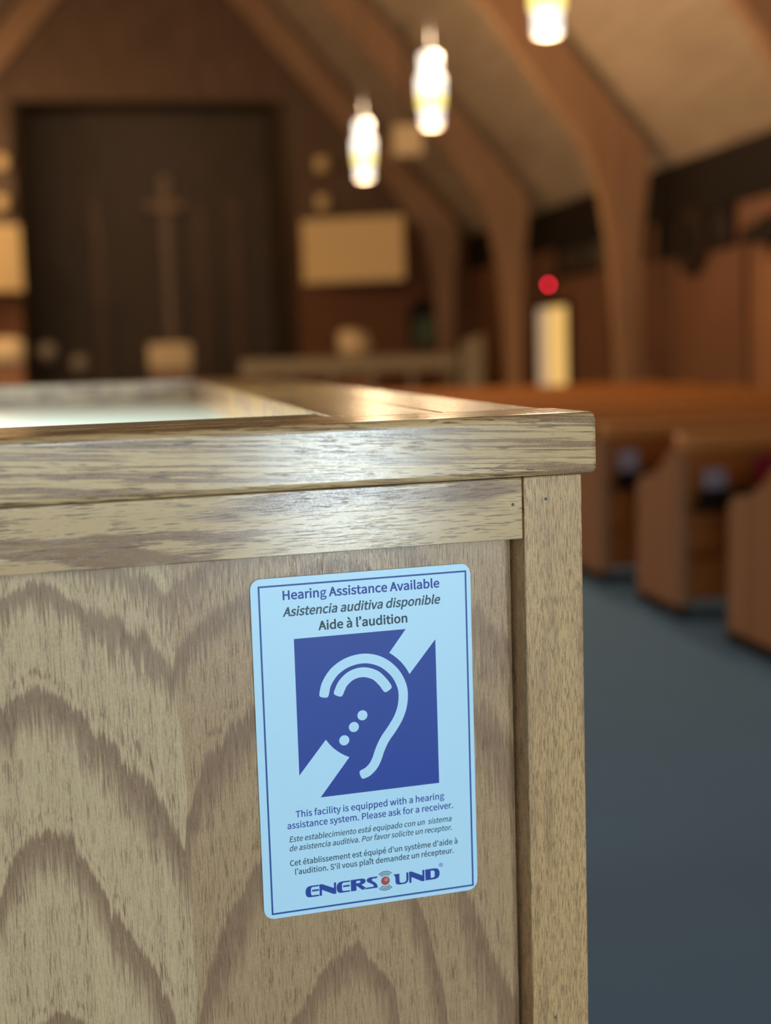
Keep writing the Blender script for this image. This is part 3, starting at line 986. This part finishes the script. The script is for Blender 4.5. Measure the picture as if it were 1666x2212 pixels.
# --- lettering: outlines in thousandths (advance, loops)
GLYPHS = {
"'": (97, [[39,169,58,169,64,234,65,270,32,270,32,234]]),
'.': (97, [[49,-5,58,-3,65,2,70,10,72,20,70,30,65,37,58,42,49,44,40,42,32,37,27,30,26,20,27,10,32,2,40,-3]]),
'A': (213, [[1,0,34,0,59,78,153,78,177,0,211,0,124,257,88,257],[67,104,79,144,105,230,106,230,132,144,145,104]]),
'C': (223, [[132,-5,155,-2,176,5,195,17,211,32,193,53,180,41,166,32,151,26,133,24,100,31,75,52,59,85,54,129,59,172,76,205,101,226,134,233,150,231,164,226,176,219,187,209,204,230,192,242,175,252,156,259,134,261,89,252,53,226,29,184,20,128,29,72,52,31,88,4]]),
'E': (206, [[35,0,187,0,187,28,68,28,68,121,165,121,165,149,68,149,68,229,183,229,183,257,35,257]]),
'H': (255, [[35,0,68,0,68,121,187,121,187,0,220,0,220,257,187,257,187,149,68,149,68,257,35,257]]),
'P': (222, [[35,0,68,0,68,102,110,102,148,107,178,121,198,146,204,181,198,217,178,240,148,253,109,257,35,257],[68,129,68,230,104,230,134,228,155,220,168,205,172,181,168,158,156,141,135,132,106,129]]),
'R': (222, [[68,135,68,230,111,230,137,228,157,220,169,206,173,185,169,163,157,147,137,138,111,135],[176,0,213,0,147,112,171,122,189,137,201,158,205,185,199,219,180,241,152,253,116,257,35,257,35,0,68,0,68,109,114,109]]),
'S': (209, [[106,-5,143,1,170,17,188,40,194,68,190,93,178,112,162,126,141,137,104,153,89,159,75,168,65,180,62,196,65,211,75,223,90,230,110,233,127,231,142,226,156,219,168,209,185,230,170,242,152,252,132,259,110,261,77,256,52,242,35,221,29,193,34,169,46,150,63,137,81,127,118,111,135,103,148,94,157,82,161,65,157,48,146,35,130,27,107,24,87,26,68,33,51,43,36,56,17,33,35,18,56,6,80,-2]]),
'T': (210, [[89,0,121,0,121,229,199,229,199,257,11,257,11,229,89,229]]),
'a': (197, [[76,-5,93,-2,109,3,125,12,139,23,140,23,143,0,169,0,169,117,165,149,154,174,133,189,103,195,81,193,61,187,43,179,29,170,41,148,53,156,67,162,82,167,98,168,117,164,129,154,136,138,137,120,85,111,49,97,28,77,21,49,25,26,36,10,54,-1],[85,21,72,23,61,28,54,38,51,51,56,68,70,82,97,92,137,99,137,46,124,35,111,28,98,23]]),
'b': (216, [[116,-5,147,2,173,22,192,55,199,98,194,138,179,169,155,188,123,195,107,193,92,187,77,179,63,168,64,202,64,279,32,279,32,0,58,0,61,20,62,20,75,9,89,2,102,-3],[111,22,100,23,89,27,77,33,64,42,64,142,78,153,90,161,103,166,115,168,138,163,154,149,163,127,165,98,161,66,150,42,132,28]]),
'c': (179, [[107,-5,124,-3,140,2,155,9,169,19,155,41,145,34,134,28,123,24,110,22,86,27,67,42,55,65,51,95,56,125,68,148,87,163,111,168,122,167,131,164,140,158,149,152,165,173,154,181,142,188,127,193,110,195,75,188,46,169,26,137,18,95,25,53,44,22,72,2]]),
'd': (217, [[97,-5,114,-2,129,3,143,12,155,22,156,22,159,0,185,0,185,279,153,279,153,206,154,173,142,182,130,189,116,194,101,195,70,188,43,168,25,137,19,95,24,53,40,21,65,2],[104,22,82,27,65,42,55,65,51,95,56,125,68,148,85,163,106,168,118,167,130,163,141,157,153,148,153,48,141,37,129,29,117,24]]),
'e': (194, [[109,-5,127,-3,144,1,158,7,172,15,160,36,149,30,138,25,126,22,113,21,88,26,68,39,55,60,50,88,178,88,179,106,174,143,160,171,136,189,103,195,72,188,44,168,25,137,18,95,25,53,45,22,74,2],[49,110,56,135,68,154,85,166,104,169,124,166,139,154,148,136,151,110]]),
'f': (114, [[12,164,37,164,37,0,69,0,69,164,110,164,110,190,69,190,69,220,71,236,76,248,84,255,96,258,118,252,125,277,118,280,110,282,102,283,93,283,68,279,51,266,41,247,37,221,37,190,12,188]]),
'g': (197, [[96,-88,136,-82,166,-68,186,-47,193,-22,188,-1,176,13,155,21,126,23,89,23,73,25,63,29,57,36,56,44,57,51,59,57,63,62,68,67,75,64,82,62,89,61,96,60,123,65,145,78,160,99,166,126,164,138,161,149,156,158,150,166,189,166,189,190,123,190,96,195,69,190,46,177,31,155,25,127,27,111,33,97,41,85,50,76,50,75,42,68,35,60,31,50,29,39,30,29,34,20,39,13,46,8,46,6,34,-3,25,-13,20,-25,18,-37,24,-58,40,-74,65,-84],[96,82,80,85,68,94,59,108,56,127,59,146,68,160,80,169,96,172,112,169,125,160,133,146,137,127,133,108,125,94,112,85],[101,-65,78,-63,60,-56,50,-46,46,-32,47,-24,50,-16,56,-8,65,0,90,-3,123,-3,139,-4,151,-8,159,-16,161,-27,157,-41,145,-54,126,-62]]),
'h': (213, [[32,0,64,0,64,138,78,151,90,160,103,165,116,167,133,164,144,155,150,139,152,116,152,0,184,0,184,120,181,152,170,176,152,190,126,195,108,193,91,186,77,176,63,163,64,202,64,279,32,279]]),
'i': (96, [[32,0,64,0,64,190,32,190],[48,229,57,231,64,235,68,242,70,251,68,259,64,266,57,270,48,271,40,270,33,266,29,259,27,251,29,242,33,235,40,231]]),
'k': (193, [[32,0,64,0,64,50,99,92,155,0,190,0,118,113,181,190,146,190,65,90,64,90,64,279,32,279]]),
'l': (99, [[66,-5,84,-2,80,23,73,22,70,23,67,25,65,29,64,36,64,279,32,279,32,38,34,20,40,7,51,-2]]),
'm': (324, [[32,0,64,0,64,138,77,151,89,160,101,165,112,167,128,164,139,155,145,139,147,116,147,0,179,0,179,138,192,151,204,160,216,165,227,167,243,164,254,155,260,139,263,116,263,0,294,0,294,120,291,152,280,176,262,190,237,195,220,192,204,185,189,173,174,159,167,174,156,185,141,192,121,195,105,193,90,186,75,175,62,162,62,162,58,190,32,190]]),
'n': (214, [[32,0,64,0,64,138,78,151,90,160,103,165,116,167,133,164,144,155,150,139,152,116,152,0,184,0,184,120,181,152,170,176,152,190,126,195,108,193,91,186,76,175,62,162,62,162,58,190,32,190]]),
'o': (212, [[106,-5,139,2,167,22,187,53,194,95,187,137,167,169,139,188,106,195,73,188,45,169,25,137,18,95,25,53,45,22,73,2],[106,22,84,27,66,42,55,65,51,95,55,125,66,148,84,163,106,168,129,163,146,148,157,125,161,95,157,65,146,42,129,27]]),
'p': (217, [[32,-80,64,-80,64,-16,63,18,76,8,90,1,103,-3,116,-5,147,2,173,22,192,55,199,98,194,138,179,169,155,188,123,195,107,193,91,187,76,178,62,168,62,168,58,190,32,190],[111,22,100,23,89,27,77,33,64,42,64,142,78,153,91,161,103,166,115,168,138,163,154,149,163,127,165,98,161,66,150,42,132,28]]),
'q': (217, [[153,-80,185,-80,185,190,159,190,156,172,155,172,143,182,130,189,116,194,101,195,70,188,43,168,25,137,19,95,24,53,40,21,65,2,97,-5,113,-3,128,3,142,12,154,22,153,-13],[104,22,82,27,65,42,55,65,51,95,56,125,68,148,85,163,106,168,118,167,130,163,141,157,153,148,153,48,141,37,129,29,117,24]]),
'r': (136, [[32,0,64,0,64,122,75,143,87,156,100,164,112,166,131,163,137,191,116,195,101,192,86,184,73,172,62,155,62,155,58,190,32,190]]),
's': (164, [[82,-5,112,0,133,12,146,30,151,52,146,75,132,90,114,101,93,110,78,116,65,122,56,131,52,143,54,153,61,162,72,168,88,170,100,169,111,165,121,160,131,153,146,173,134,182,120,189,104,193,87,195,59,191,39,179,26,162,22,141,27,120,39,105,57,94,77,86,93,80,107,72,117,63,120,50,118,38,111,29,99,23,83,20,67,22,53,27,39,34,27,43,11,22,26,11,43,3,62,-3]]),
't': (132, [[92,-5,101,-4,110,-2,119,0,127,2,121,27,99,21,85,24,76,31,71,42,70,58,70,164,121,164,121,190,70,190,70,244,43,244,40,190,9,188,9,164,38,164,38,59,41,33,50,13,66,0]]),
'u': (213, [[88,-5,106,-2,122,5,137,16,151,30,152,30,154,0,181,0,181,190,149,190,149,55,136,41,124,31,111,25,97,23,81,26,70,35,64,51,62,74,62,190,29,190,29,70,33,38,44,14,62,0]]),
'v': (182, [[73,0,111,0,178,190,146,190,110,82,93,26,91,26,74,82,38,190,5,190]]),
'w': (281, [[62,0,99,0,126,102,139,157,141,157,154,103,181,0,220,0,272,190,241,190,213,80,202,27,200,27,187,80,157,190,126,190,96,80,83,27,82,27,70,80,42,190,9,190]]),
'y': (182, [[35,-82,61,-77,80,-63,95,-42,106,-16,178,190,147,190,112,85,97,31,95,31,76,85,38,190,5,190,81,0,77,-15,70,-31,60,-44,49,-53,34,-56,19,-53,13,-78]]),
'z': (166, [[12,0,156,0,156,26,53,26,153,173,153,190,23,190,23,164,112,164,12,17]]),
'à': (197, [[76,-5,93,-2,109,3,125,12,139,23,140,23,143,0,169,0,169,117,165,149,154,174,133,189,103,195,81,193,61,187,43,179,29,170,41,148,53,156,67,162,82,167,98,168,117,164,129,154,136,138,137,120,85,111,49,97,28,77,21,49,25,26,36,10,54,-1],[85,21,72,23,61,28,54,38,51,51,56,68,70,82,97,92,137,99,137,46,124,35,111,28,98,23],[110,224,127,240,71,305,49,284]]),
'á': (197, [[76,-5,93,-2,109,3,125,12,139,23,140,23,143,0,169,0,169,117,165,149,154,174,133,189,103,195,81,193,61,187,43,179,29,170,41,148,53,156,67,162,82,167,98,168,117,164,129,154,136,138,137,120,85,111,49,97,28,77,21,49,25,26,36,10,54,-1],[85,21,72,23,61,28,54,38,51,51,56,68,70,82,97,92,137,99,137,46,124,35,111,28,98,23],[99,224,160,284,138,305,83,240]]),
'è': (194, [[109,-5,127,-3,144,1,158,7,172,15,160,36,149,30,138,25,126,22,113,21,88,26,68,39,55,60,50,88,178,88,179,106,174,143,160,171,136,189,103,195,72,188,44,168,25,137,18,95,25,53,45,22,74,2],[49,110,56,135,68,154,85,166,104,169,124,166,139,154,148,136,151,110],[109,224,125,240,70,305,47,284]]),
'é': (194, [[109,-5,127,-3,144,1,158,7,172,15,160,36,149,30,138,25,126,22,113,21,88,26,68,39,55,60,50,88,178,88,179,106,174,143,160,171,136,189,103,195,72,188,44,168,25,137,18,95,25,53,45,22,74,2],[49,110,56,135,68,154,85,166,104,169,124,166,139,154,148,136,151,110],[98,224,159,284,137,305,81,240]]),
'î': (96, [[32,0,64,0,64,190,32,190],[-12,235,1,222,48,266,49,266,95,222,109,235,64,290,32,290]]),
'’': (350, [[17,210,24,196,40,207,54,221,64,240,68,262,66,275,60,286,51,293,40,295,30,293,22,288,18,281,16,272,18,264,22,256,29,252,39,250,48,253,46,241,39,229,30,218]]),
' ': (78, []),
}



def offset_loop(lp, d_):
    n = len(lp)
    out = []
    for i in range(n):
        a, p, b_ = Vector(lp[i - 1]), Vector(lp[i]), Vector(lp[(i + 1) % n])
        e1, e2 = (p - a), (b_ - p)
        if e1.length < 1e-6 or e2.length < 1e-6:
            out.append((p.x, p.y))
            continue
        e1.normalize()
        e2.normalize()
        nn = Vector((e1.y + e2.y, -(e1.x + e2.x)))
        k = max(1 + e1.dot(e2), 0.6)
        out.append((p.x + nn.x / k * d_, p.y + nn.y / k * d_))
    return out


def words(text, x0, x1, zb, cap, m, bold=0.0, slant=0.0, y=YL):
    """one line of lettering, fitted between x0 and x1 mm on baseline zb, capitals cap mm high"""
    pen, loops = 0.0, []
    for ch in text:
        adv, gl = GLYPHS[ch]
        if ch == '’':
            adv = 84
        for f in gl:
            lp = [(f[i], f[i + 1]) for i in range(0, len(f), 2)]
            if bold:
                lp = offset_loop(lp, bold * (0.6 if ch == 'g' else 1.0))
            loops.append([(p[0] + pen + p[1] * slant, p[1]) for p in lp])
        pen += adv
    xs = [p[0] for lp in loops for p in lp]
    lo, hi = min(xs), max(xs)
    kx = (x1 - x0) / (hi - lo)
    kz = cap / 257.0
    return flat('text_line', [[(x0 + (p[0] - lo) * kx, zb + p[1] * kz) for p in lp] for lp in loops], y, m, sign)


words('Hearing Assistance Available', 16.1, 123.0, -10.0, 5.75, M['sign_blue'], 9.0)
words('Asistencia auditiva disponible', 15.6, 123.3, -21.0, 5.75, M['slate'], 9.0, 0.2)
words('Aide à l’audition', 39.0, 99.9, -31.9, 5.75, M['dark_slate'], 9.0)
words('This facility is equipped with a hearing', 18.9, 122.4, -156.75, 4.35, M['sign_blue'], 4.0)
words('assistance system. Please ask for a receiver.', 13.0, 128.6, -164.0, 4.35, M['sign_blue'], 4.0)
words('Este establecimiento está equipado con un  sistema', 14.0, 127.3, -173.1, 3.75, M['slate'], 3.0, 0.2)
words('de asistencia auditiva. Por favor solicite un receptor.', 13.8, 127.3, -179.35, 3.75, M['slate'], 3.0, 0.2)
words("Cet établissement est équipé d'un système d'aide à", 13.7, 131.1, -189.55, 3.75, M['slate'], 4.5)
words("l’audition. S'il vous plaît demandez un récepteur.", 16.9, 128.2, -195.9, 3.75, M['slate'], 4.5)

# --- maker's wordmark
def shift(pts, dx, k=1.0, x0=0.0):
    return [(x0 + (p[0] - x0) * k + dx, p[1]) for p in pts]


E_ = [(32.7, -205.15), (26.6, -205.15), (24.7, -205.8), (23.65, -207.3), (23.35, -209.2), (23.65, -211.2), (24.5, -212.5), (26.0, -213.0), (32.65, -212.95), (32.65, -212.0), (28.2, -212.0), (27.4, -211.6), (27.1, -210.7), (27.15, -207.4), (27.45, -206.5), (28.2, -206.1), (32.7, -206.1)]
Eb = [(27.9, -208.1), (32.55, -208.1), (32.55, -209.3), (27.9, -209.3)]
N_ = [(33.0, -205.05), (34.9, -205.05), (42.95, -208.9), (43.05, -205.1), (44.5, -205.1), (44.45, -213.05), (42.4, -213.0), (34.7, -208.95), (34.6, -213.0), (33.0, -213.0)]
Rr = [(54.7, -205.1), (63.0, -205.1), (64.7, -205.8), (65.1, -207.0), (64.7, -208.2), (63.4, -208.9), (61.9, -209.2), (65.0, -211.9), (63.6, -213.0), (62.5, -213.0), (58.5, -209.5), (58.5, -213.0), (54.7, -213.0)]
Rh = [(58.5, -206.3), (60.9, -206.3), (61.5, -206.8), (61.3, -207.6), (60.6, -207.9), (58.5, -207.9)]
Ss = [(73.7, -205.1), (68.0, -205.1), (66.3, -205.7), (65.7, -206.8), (66.2, -208.0), (70.3, -210.5), (70.7, -211.4), (70.1, -212.0), (65.4, -212.0), (64.2, -213.0), (73.4, -213.0), (73.2, -211.3), (72.2, -209.6), (69.6, -207.6), (69.4, -206.7), (70.0, -206.2), (72.9, -206.2)]
Uu = [(84.6, -205.4), (88.9, -205.4), (88.9, -210.6), (89.3, -211.7), (90.4, -212.1), (92.4, -212.0), (93.5, -211.2), (93.8, -210.0), (93.8, -205.3), (95.3, -205.3), (95.3, -210.2), (94.6, -212.2), (92.9, -213.0), (88.6, -213.1), (86.7, -212.6), (86.0, -211.2), (86.0, -207.8), (85.6, -206.6)]
Dd = [(107.3, -205.1), (114.5, -205.1), (116.6, -205.8), (117.6, -207.6), (117.6, -210.3), (116.6, -212.0), (114.6, -212.8), (107.4, -212.8)]
Dh = [(111.2, -206.5), (113.2, -206.5), (114.1, -207.4), (114.1, -210.6), (113.2, -211.5), (111.2, -211.5)]
marks = [E_, Eb, N_, shift(E_, 21.4), shift(Eb, 21.4), Rr, Rh, Ss, Uu, shift(N_, 62.8, 0.95, 33.0), Dd, Dh]
logo = flat('wordmark', marks, YL, M['sign_blue'], sign)


def arc_band(r, a0, a1, w):
    n = 14
    o_ = [(78.95 + (r + w / 2) * math.cos(a0 + (a1 - a0) * k / n), -208.95 + (r + w / 2) * math.sin(a0 + (a1 - a0) * k / n)) for k in range(n + 1)]
    i_ = [(78.95 + (r - w / 2) * math.cos(a0 + (a1 - a0) * k / n), -208.95 + (r - w / 2) * math.sin(a0 + (a1 - a0) * k / n)) for k in range(n + 1)]
    return o_ + i_[::-1]


waves = []
for r_, s_ in ((4.3, 40), (5.45, 42), (6.6, 44)):
    for b_ in (90, 270):
        waves.append(arc_band(r_, math.radians(b_ - s_), math.radians(b_ + s_), 0.5))
flat('sound_waves', waves, YL, M['slate'], logo)
flat('red_ball', [circle(78.95, -208.95, 3.05)], YL, M['sign_red'], logo)
flat('ball_gleam', [circle(79.5, -208.2, 1.35)], YL - 0.0001, M['sign_pink'], logo)
gl = GLYPHS['R'][1]
reg = [circle(118.8, -203.35, 1.4), circle(118.8, -203.35, 1.12)] + [[(118.8 + (f[i] - 105) * 0.0058, -203.35 + (f[i + 1] - 128) * 0.0058) for i in range(0, len(f), 2)] for f in gl]
flat('registered_mark', reg, YL, M['sign_blue'], logo)
